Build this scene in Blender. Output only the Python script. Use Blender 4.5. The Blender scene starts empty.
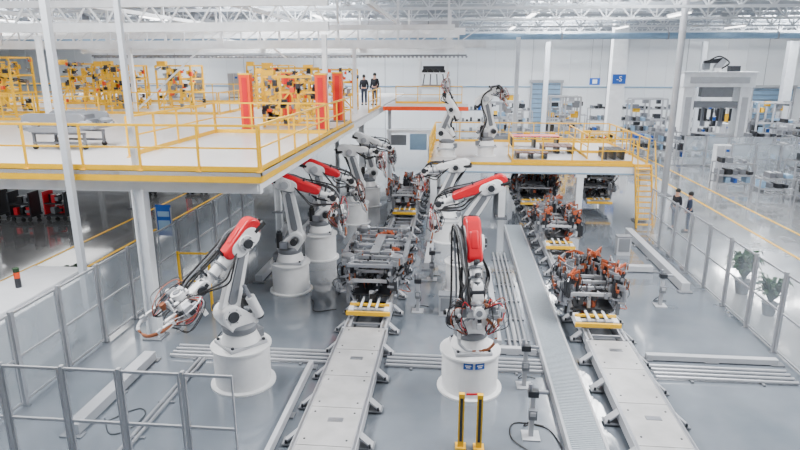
import bpy, math, random
from mathutils import Vector, Matrix
random.seed(7)
COL=bpy.context.scene.collection
V=Vector
# ------------------------------------------------------------------ materials
def mat(name,c,rough=.45,metal=0.0,var=.06,scale=3.0,emit=0,c2=None):
    m=bpy.data.materials.new(name); m.use_nodes=True
    nt=m.node_tree; b=nt.nodes['Principled BSDF']
    tc=nt.nodes.new('ShaderNodeTexCoord'); n=nt.nodes.new('ShaderNodeTexNoise'); n.inputs['Scale'].default_value=scale; n.inputs['Detail'].default_value=4
    r=nt.nodes.new('ShaderNodeValToRGB')
    a=[max(0,x*(1-var)) for x in c]; d=[min(1,x*(1+var)) for x in (c2 or c)]
    r.color_ramp.elements[0].position=.3; r.color_ramp.elements[1].position=.7
    r.color_ramp.elements[0].color=(*a,1); r.color_ramp.elements[1].color=(*d,1)
    nt.links.new(tc.outputs['Object'],n.inputs['Vector']); nt.links.new(n.outputs['Fac'],r.inputs['Fac']); nt.links.new(r.outputs['Color'],b.inputs['Base Color'])
    b.inputs['Roughness'].default_value=rough; b.inputs['Metallic'].default_value=metal
    if emit:
        b.inputs['Emission Color'].default_value=(*c,1); b.inputs['Emission Strength'].default_value=emit
    return m
WHITE=mat('robot_white_paint',(.78,.78,.79),.28)
RED=mat('red_paint',(.60,.006,.018),.3)
BLACK=mat('black_rubber',(.010,.010,.012),.5)
DARK=mat('dark_grey_metal',(.04,.043,.05),.4,.5)
STEEL=mat('steel',(.30,.31,.34),.32,.7)
LGREY=mat('light_grey_paint',(.42,.43,.46),.42)
GREY=mat('mid_grey_paint',(.17,.18,.20),.5)
FRAMEW=mat('white_steel_paint',(.76,.78,.81),.45)
COLM=mat('column_paint',(.60,.63,.68),.45)
TRUSS=mat('grey_steel_truss',(.32,.355,.40),.5)
PURL=mat('light_steel_truss',(.60,.63,.67),.5)
YEL=mat('safety_yellow',(.84,.47,.006),.4)
ORG=mat('orange_red_paint',(.80,.065,.003),.4)
CLAMP=mat('clamp_rust_orange',(.34,.07,.025),.45)
PRESS=mat('pressed_sheet_steel',(.24,.25,.27),.3,.55,var=.15)
COPPER=mat('copper',(.38,.14,.07),.35,.7)
BLUE=mat('blue_paint',(.008,.08,.38),.4)
LBLUE=mat('pale_blue_paint',(.24,.38,.54),.45)
GREEN=mat('green_leaf',(.008,.04,.01),.7,var=.4)
ALU=mat('aluminium_profile',(.40,.41,.44),.35,.4)
DECK=mat('deck_plate',(.50,.485,.49),.28,var=.07,scale=.6)
GRATE=mat('grating_grey',(.32,.36,.40),.4,var=.1,scale=20)
BROWN=mat('brown_board',(.10,.035,.022),.6)
SKIN=mat('skin',(.5,.28,.2),.5)
CLOTH=mat('dark_cloth',(.012,.014,.022),.85)
CLOTH2=mat('navy_cloth',(.02,.03,.06),.85)
HAIR=mat('black_hair',(.01,.01,.01),.7)
LAMP=mat('luminaire_glow',(1,1,1),.5,emit=7,var=0)
WALLM=mat('wall_panel_white',(.82,.85,.88),.6,var=.03,scale=.2)
CEILM=mat('ceiling_sheet',(.72,.77,.82),.6,var=.08,scale=.3)
TRACK=mat('track_cover_plate',(.41,.405,.41),.28,var=.14,scale=2.5)
def fencemat(name,lo,hi):
    m=bpy.data.materials.new(name); m.use_nodes=True; nt=m.node_tree
    b=nt.nodes['Principled BSDF']; b.inputs['Base Color'].default_value=(.50,.56,.62,1); b.inputs['Roughness'].default_value=.15
    t=nt.nodes.new('ShaderNodeBsdfTransparent'); mx=nt.nodes.new('ShaderNodeMixShader')
    g=nt.nodes.new('ShaderNodeNewGeometry')
    n=nt.nodes.new('ShaderNodeTexNoise'); n.inputs['Scale'].default_value=.7; n.inputs['Detail'].default_value=1; nt.links.new(g.outputs['Position'],n.inputs['Vector'])
    mr=nt.nodes.new('ShaderNodeMapRange'); mr.inputs['From Min'].default_value=.35; mr.inputs['From Max'].default_value=.65; mr.inputs['To Min'].default_value=lo; mr.inputs['To Max'].default_value=hi
    nt.links.new(n.outputs['Fac'],mr.inputs['Value']); nt.links.new(mr.outputs['Result'],mx.inputs['Fac'])
    nt.links.new(t.outputs[0],mx.inputs[1]); nt.links.new(b.outputs[0],mx.inputs[2]); nt.links.new(mx.outputs[0],nt.nodes['Material Output'].inputs['Surface'])
    return m
FENCE=fencemat('fence_polycarbonate',.26,.48); FENCE2=fencemat('fence_clear_sheet',.10,.26)
def floormat():
    m=bpy.data.materials.new('epoxy_floor'); m.use_nodes=True; nt=m.node_tree; b=nt.nodes['Principled BSDF']; L=nt.links.new
    g=nt.nodes.new('ShaderNodeNewGeometry'); sx=nt.nodes.new('ShaderNodeSeparateXYZ'); L(g.outputs['Position'],sx.inputs[0])
    n=nt.nodes.new('ShaderNodeTexNoise'); n.inputs['Scale'].default_value=.5; n.inputs['Detail'].default_value=7; L(g.outputs['Position'],n.inputs['Vector'])
    def ramp(c1,c2):
        r=nt.nodes.new('ShaderNodeValToRGB'); r.color_ramp.elements[0].color=(*c1,1); r.color_ramp.elements[1].color=(*c2,1); r.color_ramp.elements[0].position=.3; r.color_ramp.elements[1].position=.7
        L(n.outputs['Fac'],r.inputs['Fac']); return r
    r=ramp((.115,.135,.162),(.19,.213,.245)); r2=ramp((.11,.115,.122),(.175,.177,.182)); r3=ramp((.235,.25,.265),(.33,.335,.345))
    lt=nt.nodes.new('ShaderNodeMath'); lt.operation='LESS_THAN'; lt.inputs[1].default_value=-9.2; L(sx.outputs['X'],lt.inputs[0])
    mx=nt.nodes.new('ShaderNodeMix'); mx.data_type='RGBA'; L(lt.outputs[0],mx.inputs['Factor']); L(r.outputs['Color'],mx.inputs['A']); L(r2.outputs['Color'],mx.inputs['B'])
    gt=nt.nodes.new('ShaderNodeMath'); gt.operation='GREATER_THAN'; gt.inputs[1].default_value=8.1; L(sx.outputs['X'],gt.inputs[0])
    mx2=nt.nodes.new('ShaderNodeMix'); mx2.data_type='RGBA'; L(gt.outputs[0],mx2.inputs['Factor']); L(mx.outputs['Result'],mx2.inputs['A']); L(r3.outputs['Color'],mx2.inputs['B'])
    L(mx2.outputs['Result'],b.inputs['Base Color'])
    n2=nt.nodes.new('ShaderNodeTexNoise'); n2.inputs['Scale'].default_value=1.5; n2.inputs['Detail'].default_value=5; L(g.outputs['Position'],n2.inputs['Vector'])
    mr=nt.nodes.new('ShaderNodeMapRange'); mr.inputs['To Min'].default_value=.06; mr.inputs['To Max'].default_value=.22; L(n2.outputs['Fac'],mr.inputs['Value']); L(mr.outputs['Result'],b.inputs['Roughness'])
    b.inputs['Coat Weight'].default_value=1.0; b.inputs['Coat Roughness'].default_value=.06; b.inputs['Coat IOR'].default_value=1.6
    return m
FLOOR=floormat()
# ------------------------------------------------------------------ mesh builder
class MB:
    def __init__(s): s.v=[];s.f=[];s.mi=[];s.ms=[]
    def m(s,mt):
        if mt not in s.ms: s.ms.append(mt)
        return s.ms.index(mt)
    def add(s,vs,fs,mt):
        o=len(s.v); i=s.m(mt); s.v+= [tuple(x) for x in vs]
        for f in fs: s.f.append([o+k for k in f]); s.mi.append(i)
        return s
    def box(s,c,sz,mt,R=None):
        vs=[]
        for x in(-.5,.5):
            for y in(-.5,.5):
                for z in(-.5,.5):
                    p=V((x*sz[0],y*sz[1],z*sz[2]))
                    if R is not None: p=R@p
                    vs.append(V(c)+p)
        return s.add(vs,[(0,1,3,2),(4,6,7,5),(0,4,5,1),(2,3,7,6),(0,2,6,4),(1,5,7,3)],mt)
    def bar(s,a,b,w,h,mt,up=(0,0,1)):
        a=V(a);b=V(b);d=b-a;L=d.length
        if L<1e-6: return s
        d.normalize(); u=V(up)
        if abs(d.dot(u))>.98: u=V((0,1,0))
        x=d.cross(u).normalized(); u=x.cross(d)
        R=Matrix((x,d,u)).transposed()
        return s.box((a+b)/2,(w,L,h),mt,R)
    def cyl(s,a,b,r1,mt,r2=None,n=14):
        a=V(a);b=V(b);r2=r1 if r2 is None else r2; d=(b-a).normalized(); u=V((0,0,1)) if abs(d.z)<.95 else V((1,0,0))
        x=d.cross(u).normalized(); y=x.cross(d)
        vs=[];
        for i in range(n):
            t=2*math.pi*i/n; k=x*math.cos(t)+y*math.sin(t); vs+=[a+k*r1,b+k*r2]
        fs=[(2*i,2*i+1,(2*i+3)%(2*n),(2*i+2)%(2*n)) for i in range(n)]
        fs+=[tuple(2*i for i in range(n)),tuple(2*i+1 for i in reversed(range(n)))]
        return s.add(vs,fs,mt)
    def lathe(s,prof,mt,c=(0,0,0),n=32):
        vs=[];fs=[];k=len(prof)
        for i in range(n):
            t=2*math.pi*i/n
            for r,z in prof: vs.append((c[0]+r*math.cos(t),c[1]+r*math.sin(t),c[2]+z))
        for i in range(n):
            j=(i+1)%n
            for q in range(k-1): fs.append((i*k+q,j*k+q,j*k+q+1,i*k+q+1))
        fs.append(tuple(i*k+k-1 for i in range(n))); fs.append(tuple(i*k for i in reversed(range(n))))
        return s.add(vs,fs,mt)
    def link(s,a,b,r1,r2,side,th,mt,n=9):
        a=V(a);b=V(b);side=V(side).normalized();d=(b-a).normalized();p=d.cross(side).normalized()
        pts=[]
        for i in range(n):
            t=math.pi/2+math.pi*i/(n-1); pts.append(a+d*math.cos(t)*r1+p*math.sin(t)*r1)
        for i in range(n):
            t=-math.pi/2+math.pi*i/(n-1); pts.append(b+d*math.cos(t)*r2+p*math.sin(t)*r2)
        m=len(pts); vs=[q+side*th/2 for q in pts]+[q-side*th/2 for q in pts]
        fs=[tuple(range(m)),tuple(reversed(range(m,2*m)))]+[((i+1)%m,i,m+i,m+(i+1)%m) for i in range(m)]
        return s.add(vs,fs,mt)
    def tube(s,pts,r,mt,n=7,sub=5):
        P=[V(p) for p in pts]; Q=[]
        if len(P)>2 and sub>1:
            E=[P[0]*2-P[1]]+P+[P[-1]*2-P[-2]]
            for i in range(1,len(E)-2):
                for k in range(sub):
                    t=k/sub; a,b,c,d=E[i-1],E[i],E[i+1],E[i+2]
                    Q.append(.5*((2*b)+(c-a)*t+(2*a-5*b+4*c-d)*t*t+(3*b-a-3*c+d)*t**3))
            Q.append(P[-1])
        else: Q=P
        vs=[];x=None
        for i,q in enumerate(Q):
            d=(Q[min(i+1,len(Q)-1)]-Q[max(i-1,0)])
            if d.length<1e-6: d=V((0,0,1))
            d.normalize()
            if x is None: x=d.orthogonal().normalized()
            else:
                x=(x-d*x.dot(d))
                x=x.normalized() if x.length>1e-6 else d.orthogonal().normalized()
            y=d.cross(x)
            for k in range(n):
                t=2*math.pi*k/n; vs.append(q+(x*math.cos(t)+y*math.sin(t))*r)
        fs=[]
        for i in range(len(Q)-1):
            for k in range(n): fs.append((i*n+k,i*n+(k+1)%n,(i+1)*n+(k+1)%n,(i+1)*n+k))
        fs.append(tuple(range(n))[::-1]); fs.append(tuple((len(Q)-1)*n+k for k in range(n)))
        return s.add(vs,fs,mt)
    def ball(s,c,r,mt,n=12,sz=(1,1,1)):
        prof=[(max(.001,r*math.sin(math.pi*i/8)),-r*math.cos(math.pi*i/8)) for i in range(9)]
        o=len(s.v); s.lathe(prof,mt,(0,0,0),n)
        for i in range(o,len(s.v)):
            x,y,z=s.v[i]; s.v[i]=(c[0]+x*sz[0],c[1]+y*sz[1],c[2]+z*sz[2])
        return s
    def mesh(s,name):
        me=bpy.data.meshes.new(name); me.from_pydata(s.v,[],s.f)
        for k in s.ms: me.materials.append(k)
        me.polygons.foreach_set('material_index',s.mi)
        me.polygons.foreach_set('use_smooth',[True]*len(s.f)); me.update()
        try: me.set_sharp_from_angle(angle=math.radians(38))
        except Exception: pass
        return me
def mk(name,mb,parent=None,loc=(0,0,0),rz=0,bevel=0,**props):
    o=bpy.data.objects.new(name,mb.mesh(name) if isinstance(mb,MB) else mb); COL.objects.link(o); o.location=loc; o.rotation_euler=(0,0,rz)
    if parent: o.parent=parent
    if bevel:
        b=o.modifiers.new('bevel','BEVEL'); b.width=bevel; b.segments=2; b.limit_method='ANGLE'; b.angle_limit=math.radians(40)
    for k,x in props.items(): o[k]=x
    return o
def thing(name,loc,label,category,rz=0,group=None):
    e=bpy.data.objects.new(name,None); e.empty_display_size=.2; COL.objects.link(e); e.location=loc; e.rotation_euler=(0,0,rz)
    e['label']=label; e['category']=category
    if group: e['group']=group
    return e
def one(name,mb,loc,label,category,rz=0,group=None,bevel=0):
    o=mk(name,mb,None,loc,rz,bevel); o['label']=label; o['category']=category
    if group:o['group']=group
    return o
def copy_thing(src,loc,rz=None,label=None):
    n=src.copy(); COL.objects.link(n); n.location=loc
    if rz is not None: n.rotation_euler=(0,0,rz)
    if label: n['label']=label
    for c in list(src.children):
        k=c.copy(); COL.objects.link(k); k.parent=n
        for g in list(c.children):
            h=g.copy(); COL.objects.link(h); h.parent=k
    return n
# ------------------------------------------------------------------ structure
def struct(name,mb):
    o=mk(name,mb); o['kind']='structure'; return o
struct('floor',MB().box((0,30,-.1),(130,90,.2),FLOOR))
struct('ceiling',MB().box((0,33,13.1),(130,84,.2),CEILM))
struct('wall_left',MB().box((-64,30,6.5),(.2,76,13),WALLM))
struct('wall_right',MB().box((64,30,6.5),(.2,76,13),WALLM))
w=MB().box((0,68.1,6.5),(130,.2,13),WALLM)
for i in range(-64,65,2): w.box((i,67.98,6.5),(.06,.05,13),LGREY if i%8==0 else FRAMEW)
w.box((0,67.95,4.6),(130,.1,.12),LBLUE)
struct('wall_back',w)
def door(n,x,wd,h):
    d=MB().box((x,67.9,h/2),(wd,.1,h),LBLUE)
    for k in range(int(h*2)): d.box((x,67.82,.35+k*.5),(wd-.1,.05,.06),GREY)
    for sx in(-wd/2-.1,wd/2+.1): d.box((x+sx,67.85,h/2+.1),(.2,.2,h+.2),LGREY)
    d.box((x,67.85,h+.2),(wd+.6,.3,.3),LGREY)
    struct('door_%d'%n,d)
door(1,9.6,3,5); door(2,33,4,4.5)
for i,(x0,y0,x1,y1) in enumerate([(12.8,14,12.8,48),(14.6,14,14.6,48),(-13,15,-13,40),(-15,15,-15,40)]):
    struct('trim_%d'%(i+1),MB().box(((x0+x1)/2,(y0+y1)/2,.006),(.12,y1-y0,.012),YEL))
# ------------------------------------------------------------------ trusses
def truss(L,sp=2.0,h=1.7,t=.14,m=TRUSS):
    b=MB(); n=int(L/sp)
    b.box((0,0,0),(L,t,t),m); b.box((0,0,h),(L,t,t),m)
    for i in range(n):
        x=-L/2+i*sp
        b.bar((x,0,0),(x+sp/2,0,h),t*.6,t*.6,m); b.bar((x+sp/2,0,h),(x+sp,0,0),t*.6,t*.6,m); b.box((x,0,h/2),(t*.5,t*.5,h),m)
    return b.mesh('roof_truss')
tm=truss(120,t=.18); tm2=truss(46,2.0,1.6,.16,PURL); tm3=truss(120,1.5,.9,.13,PURL)
for i,y in enumerate(range(26,68,4)):
    one('roof_truss',tm,(0,y,10.35),'grey welded steel lattice roof truss under the ceiling','truss',group='roof trusses')
for i,y in enumerate(range(28,68,4)):
    one('roof_truss',tm3,(0,y,9.7 if i%2 else 11.2),'slim white lattice purlin between the main roof trusses','truss',group='roof purlins')
for x in range(-49,54,7):
    one('roof_truss',tm2,(x,44,10.65),'white steel lattice girder tying the roof trusses together','truss',rz=math.pi/2,group='roof girders')
lm=MB().box((0,0,.08),(.3,3.2,.1),FRAMEW).box((0,0,0),(.22,3.0,.06),LAMP).bar((0,-1.2,.1),(0,-1.2,.7),.03,.03,STEEL).bar((0,1.2,.1),(0,1.2,.7),.03,.03,STEEL)
lmesh=lm.mesh('hanging_luminaire')
for x in (-38,-28,-18,-8,4,12,20,30,40):
    for y in (36,48,60):
        one('hanging_luminaire',lmesh,(x,y,9.6),'long white glowing luminaire hanging under the roof truss','light',group='hall luminaires')
dk=MB().cyl((-50,0,0),(50,0,0),.24,LBLUE,n=20).cyl((-50,.5,.1),(50,.5,.1),.1,FRAMEW)
for k in range(-48,50,8): dk.box((k,0,.7),(.05,.05,1.3),STEEL).box((k,0,0),(.1,.52,.52),STEEL)
one('air_duct',dk,(0,50.0,9.1),'pale blue round pipe duct hung below the roof trusses','duct')
dk=MB().box((0,0,0),(60,.9,.5),LGREY)
for k in range(-28,30,4): dk.box((k,0,.55),(.05,.8,.7),STEEL).box((k,0,0),(.05,.96,.56),GREY)
one('air_duct',dk,(-30,42,9.5),'rectangular grey ventilation duct hung below the roof trusses','duct')
# ------------------------------------------------------------------ columns
def column(x,y,h,r,label,kind='box',z0=0,m=COLM):
    e=thing('steel_column',(x,y,z0),label,'column')
    b=MB()
    if kind=='box': b.box((0,0,h/2),(r*2,r*1.6,h),m)
    else: b.cyl((0,0,0),(0,0,h),r,ALU,n=16)
    mk('shaft',b,e,bevel=.01)
    mk('base_plate',MB().box((0,0,.02),(r*4,r*4,.04),GREY),e)
    return e
column(11.5,33.7,10.6,.17,'slim round grey steel column from floor to roof','round')
c2=column(13.7,55,10.6,.6,'thick white steel column carrying a blue sign',m=FRAMEW)
mk('sign',MB().box((.1,-.52,5.75),(1.1,.06,.8),BLUE),c2)
def text(s,size,m,parent,loc,rot=(math.pi/2,0,0),name='sign_text'):
    cu=bpy.data.curves.new('t','FONT'); cu.body=s; cu.size=size; cu.extrude=.005; cu.align_x='CENTER'; cu.align_y='CENTER'
    o=bpy.data.objects.new('t',cu); COL.objects.link(o); dg=bpy.context.evaluated_depsgraph_get(); dg.update()
    me=bpy.data.meshes.new_from_object(o.evaluated_get(dg)); bpy.data.objects.remove(o)
    me.materials.clear(); me.materials.append(m)
    k=bpy.data.objects.new(name,me); COL.objects.link(k); k.location=loc; k.rotation_euler=rot; k.parent=parent; return k
text('-S',.62,WHITE,c2,(.1,-.57,5.75))
column(30.3,60,9.0,.4,'white steel column standing by the far wall')
column(22.6,60,9.0,.22,'thin white steel column standing by the far wall')
column(4.6,49,9,.16,'thin white steel column behind the mezzanine')
column(8.4,60,9,.22,'thin white steel column by the pale blue door')
# ------------------------------------------------------------------ left mezzanine
DZ=4.5; X1=-4.6; X0=-34; Y0=13.7; Y1=54
def railing(a,b,h=1.1,sp=1.5,mt=YEL):
    a=V(a);b=V(b);L=(b-a).length;n=max(1,round(L/sp)); d=b-a
    e=thing('guard_railing',a,'yellow tubular steel guard railing with mid rail and toe board','railing',group='yellow guard railings')
    m=MB()
    m.bar((0,0,h),d+V((0,0,h)),.055,.055,mt); m.bar((0,0,h*.52),d+V((0,0,h*.52)),.04,.04,mt); mk('rail',m,e)
    mk('toe_board',MB().bar((0,0,.07),d+V((0,0,.07)),.015,.13,mt),e)
    pm_=MB().box((0,0,h/2),(.05,.05,h),mt).box((0,0,.01),(.12,.12,.02),mt).mesh('post')
    for i in range(n+1): mk('post',pm_,e,d*(i/n))
    return e
M=thing('mezzanine_platform',(0,0,0),'large raised steel platform with pale deck on white legs','platform')
mk('deck',MB().box(((X0+X1)/2,(Y0+Y1)/2,DZ-.05),(X1-X0,Y1-Y0,.1),DECK),M)
b=MB().box(((X0+X1)/2,Y0+.06,DZ-.125),(X1-X0,.12,.25),YEL).box((X1-.06,(Y0+27)/2,DZ-.125),(.12,27-Y0,.25),YEL)
mk('edge_trim',b,M,label='yellow painted deck edge')
b=MB().box(((X0+X1)/2,Y0+.3,DZ-.38),(X1-X0-.2,.2,.34),FRAMEW)
b.box((X1-.25,(Y0+Y1)/2,DZ-.34),(.2,Y1-Y0-.3,.3),FRAMEW)
for y in range(18,54,4): b.box(((X0+X1)/2,y,DZ-.3),(X1-X0-.4,.14,.3),FRAMEW)
for x in (-10,-16,-22,-28): b.box((x,(Y0+Y1)/2,DZ-.34),(.16,Y1-Y0-.4,.3),FRAMEW)
mk('floor_beam',b,M)
lg=MB().box((-.14,0,2.0),(.03,.28,4.0),FRAMEW).box((.14,0,2.0),(.03,.28,4.0),FRAMEW).box((0,0,2.0),(.28,.03,4.0),FRAMEW).box((0,0,.02),(.5,.5,.04),GREY).mesh('leg')
for x,y in [(-7.8,13.95),(-14.5,13.95),(-22,13.95),(-29,13.95),(-8.6,28),(-16,28),(-24,28),(-6,38),(-16,38),(-24,38),(-10,50),(-22,50)]:
    mk('leg',lg,M,(x,y,0))
for a,b_,h in [((X0,Y0+.05,DZ),(X1-.05,Y0+.05,DZ),1.1),((X1-.05,Y0+.2,DZ),(X1-.05,26.5,DZ),1.1),((-9.0,21.9,DZ),(-9.0,15.8,DZ),1.1),((-22,30,DZ),(-12.1,30,DZ),1.1),((-34,40,DZ),(-12,40,DZ),1.2),((X1-.05,32,DZ),(X1-.05,36.9,DZ),1.1),((-9,22,DZ),(-4.8,22,DZ),1.1),((-12,30,DZ),(-12,39.9,DZ),1.1),((-30,26,DZ),(-16,26,DZ),1.1)]: railing(a,b_,h)
lum=MB().box((0,0,0),(.3,3,.1),FRAMEW).box((0,0,-.07),(.2,2.8,.04),LAMP).mesh('underside_fill_lamp')  # glowing fixtures added below the deck to brighten the space there
for x in(-13,-19,-25): 
    for y in (19.9,27.9,35.9): mk('underside_fill_lamp',lum,M,(x,y+.3,DZ-.52))
one('support_pole',MB().box((0,0,3.0),(.12,.12,6.0),COLM),(-7.8,13.9,DZ),'thin grey steel pole rising from the platform to the roof','pole')
one('support_pole',MB().box((0,0,5.3),(.15,.15,10.6),COLM),(-9.25,13.45,0),'thin grey steel pole rising past the platform edge','pole')
F=thing('overhead_conveyor_frame',(0,0,DZ),'white overhead steel frame with roller conveyor above platform','conveyor frame')
b=MB()
for y,z,xa,xb,hh in [(24,8.4,-32,-5,.34),(31,7.95,-26,-.2,.4),(38,7.8,-24,.4,.3),(31,8.75,-26,-.2,.24),(24,9.3,-32,-5,.26),(46,8.4,-40,2,.5),(38,8.9,-30,.4,.4),(34.5,8.5,-30,0,.2),(42,8.2,-34,1,.3)]:
    b.box(((xa+xb)/2,y,z),(xb-xa,.24,hh),FRAMEW)
for x in (-24,-18,-12,-6,-.5):
    b.box((x,34.5,8.1),(.24,7.4,.26),FRAMEW); b.box((x,42,8.9),(.2,8,.28),FRAMEW); b.box((x-3,30.6,9.3),(.16,13,.16),FRAMEW)
for k in range(26): b.box((-25+k,31,8.35),(.07,.07,.75),FRAMEW); b.bar((-25+k,31,8.0),(-24+k,31,8.7),.05,.05,FRAMEW)
for k in range(20): b.bar((-31+k*1.3,24,8.4),(-30.35+k*1.3,24,9.3),.06,.06,FRAMEW); b.bar((-30.35+k*1.3,24,9.3),(-29.7+k*1.3,24,8.4),.06,.06,FRAMEW)
mk('frame',b,F,(0,0,-DZ))
hm=MB().box((0,0,0),(.1,.1,2.4),FRAMEW).mesh('hanger')
for x in (-27,-24,-21,-18,-15,-12,-9,-6,-3,-.5):
    for y in(31,38,46): mk('hanger',hm,F,(x,y,9.3-DZ))
mk('catwalk',MB().box((-7,31.8,8.12),(13,1.4,.08),LGREY).box((-7,31.1,8.0),(13,.08,.3),FRAMEW),F,(0,0,-DZ))
b=MB()
for k in range(95): b.cyl((-23+k*.25,37.6,7.42),(-23+k*.25,38.2,7.42),.07,STEEL,n=8)
b.box((-11.3,37.5,7.50),(23.6,.06,.1),GREY)
mk('roller_row',b,F,(0,0,-DZ),kind='stuff')
for x in (-17,-5.2):
    for y in (24,31): mk('support_post',MB().box((x,y,1.8),(.18,.18,3.6),FRAMEW),F)
for a,c in [((-5.2,31,.1),(-9.5,31,3.4)),((-17,31,.1),(-13,31,3.4))]: mk('brace',MB().bar(a,c,.08,.08,FRAMEW),F)
og=MB().box((0,0,1.05),(.42,.3,2.1),ORG).box((0,-.16,1.05),(.2,.02,1.9),RED).box((0,0,.03),(.7,.6,.06),GREY).box((0,0,2.13),(.46,.34,.06),YEL)
ogm=og.mesh('orange_lift_post')
for x,y in [(-8.1,23),(-5.2,23.2),(-7.6,27),(-5.3,27)]:
    one('orange_lift_post',ogm,(x,y,DZ),'orange red machine post standing on the platform','machine post',group='orange lift posts')
def yellow_jig(L,W,Hh,seed,mt=YEL):
    r=random.Random(seed); fr=MB(); 
    for x in(-L/2,-L/6,L/6,L/2):
        for y in(-W/2,W/2): fr.box((x,y,Hh/2),(.09,.09,Hh*(1 if abs(x)>L/4 else .8)),mt)
    for z in(.12,Hh*.4,Hh*.7,Hh):
        for y in(-W/2,W/2): fr.box((0,y,z),(L,.08,.08),mt)
        for x in(-L/2,0,L/2): fr.box((x,0,z),(.08,W,.08),mt)
    fr.bar((-L/2,-W/2,.15),(0,-W/2,Hh*.7),.06,.06,mt); fr.bar((L/2,-W/2,.15),(0,-W/2,Hh*.7),.06,.06,mt)
    fr.box((-L/2,0,Hh+.15),(.5,.3,.22),mt)
    ac=MB()
    for k in range(56):
        x=r.uniform(-L/2,L/2);y=r.choice((-W/2,W/2,-W/2));z=r.uniform(.2,Hh)
        ac.box((x,y,z),(r.uniform(.08,.22),.16,r.uniform(.1,.28)),r.choice((ORG,DARK,STEEL,mt,BLACK,GREY,mt,mt))); ac.cyl((x,y,z),(x+r.uniform(-.2,.2),y*.6,z+.1),.035,r.choice((STEEL,mt,DARK)),n=8)
    return fr,ac
for i,(x,y,L,W,Hh,rz) in enumerate([(-22.5,28.5,2.4,1.6,2.8,0),(-18.6,33,1.7,1.4,2.4,0),(-15.8,34,2.0,1.6,2.4,0),(-6.7,25,2.2,1.8,2.0,0),(-27,33,3.0,1.6,2.6,0),(-10.2,35,2.4,1.5,2.0,0),(-6.9,33.5,2.6,1.6,2.2,0),(-25.5,29.0,2.2,1.6,2.4,0),(-20.5,36,2.6,1.6,2.4,0),(-8.2,30,2.4,1.5,2.3,0),(-30,37,3,1.6,2.6,0),(-23.5,37,2.6,1.6,2.5,0),(-13.2,43,3,1.6,2.4,0)]):
    fr,ac=yellow_jig(L,W,Hh,i)
    e=thing('jig_frame',(x,y,DZ),'yellow tubular steel jig frame with clamps on the platform','jig frame',rz,'yellow jig frames')
    mk('frame',fr,e); mk('clamp',ac,e,kind='stuff')
def bodypart(L=3.4,W=1.5,seed=1,mt=PRESS):
    r=random.Random(seed); b=MB()
    # sills, longitudinal members, tunnel, floor pans, cross members, strut towers
    for y in(-W/2,W/2):
        b.box((0,y,.06),(L*.62,.13,.16),mt); b.bar((L*.3,y,.06),(L*.5,y*.72,.14),.12,.14,mt); b.bar((-L*.3,y,.06),(-L*.5,y*.78,.16),.12,.14,mt)
        b.lathe([(.2,0),(.2,.16),(.13,.22),(.07,.22)],mt,(L*.4,y*.74,.1),n=16); b.lathe([(.2,0),(.18,.16),(.1,.2)],mt,(-L*.38,y*.78,.1),n=16)
    for y in(-W*.25,W*.25): b.tube([(-L/2,y*1.3,.12),(-L/4,y,.04),(L/4,y,.04),(L/2,y*1.4,.16)],.055,STEEL,n=6,sub=4); b.box((0,y,.03),(L*.5,W*.36,.03),mt)
    b.lathe([(.0,0),(.0,.01)],mt,(0,0,-.01),n=3); b.box((0,0,.11),(L*.52,.26,.16),mt)
    for x in(-L*.5,-L*.42,-L*.3,-L*.18,-L*.02,L*.14,L*.28,L*.4,L*.5):
        b.box((x,0,.1),(.1,W*(.98 if abs(x)<L*.32 else .72),.09),mt if int(x*10)%2 else STEEL)
    for k in range(10):
        x=-L*.22+k*L*.05; b.box((x,W*.25*(-1)**k,.06),(.05,W*.3,.03),LGREY)
    for k in range(30):
        x=r.uniform(-L/2,L/2);y=r.uniform(-W/2,W/2); b.cyl((x,y,.04),(x,y,.2),.03,STEEL if k%2 else DARK,n=8)
        x=r.uniform(-L/2,L/2);y=r.choice((-1,1))*W*r.uniform(.3,.5); b.box((x,y,.18),(.12,.08,.09),r.choice((GREY,BLACK,STEEL,LGREY)))
    return b
def wheels(e,pts,r=.08):
    me=MB().cyl((0,-.03,0),(0,.03,0),r,BLACK,n=12).mesh('wheel')
    for p in pts: mk('wheel',me,e,p)
e=thing('part_trolley',(-11.9,17.6,DZ),'grey trolley carrying a large grey stamped vehicle part','trolley')
b=MB()
for x in(-.8,.8):
    for y in(-.5,.5): b.box((x,y,.3),(.07,.07,.4),GREY)
for z in (.2,.48): b.box((0,-.5,z),(1.7,.06,.06),GREY).box((0,.5,z),(1.7,.06,.06),GREY)
b.box((0,0,.48),(.06,1,.06),GREY)
mk('frame',b,e); wheels(e,[(x,y,.08) for x in(-.8,.8) for y in (-.5,.5)])
bp=bodypart(2.3,1.5,3,GREY); bp.box((-.1,0,.2),(1.5,1.2,.18),GREY).link((-.8,-.62,.3),(.8,-.62,.36),.22,.16,(0,1,0),.12,GREY).link((-.8,.62,.3),(.8,.62,.36),.22,.16,(0,1,0),.12,GREY).box((.3,0,.36),(.5,1.1,.16),PRESS)
mk('underbody_part',bp,e,(0,0,.56),bevel=.02)
cab=MB().box((0,0,.95),(1.0,.6,1.8),FRAMEW).box((0,0,.04),(.95,.55,.08),DARK).box((-.24,-.31,1.0),(.44,.02,1.6),LGREY).box((.24,-.31,1.0),(.44,.02,1.6),LGREY).box((-.05,-.33,1.0),(.03,.03,.2),DARK).box((.2,-.33,1.5),(.2,.02,.15),BLUE)
cabm=cab.mesh('control_cabinet')
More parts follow.
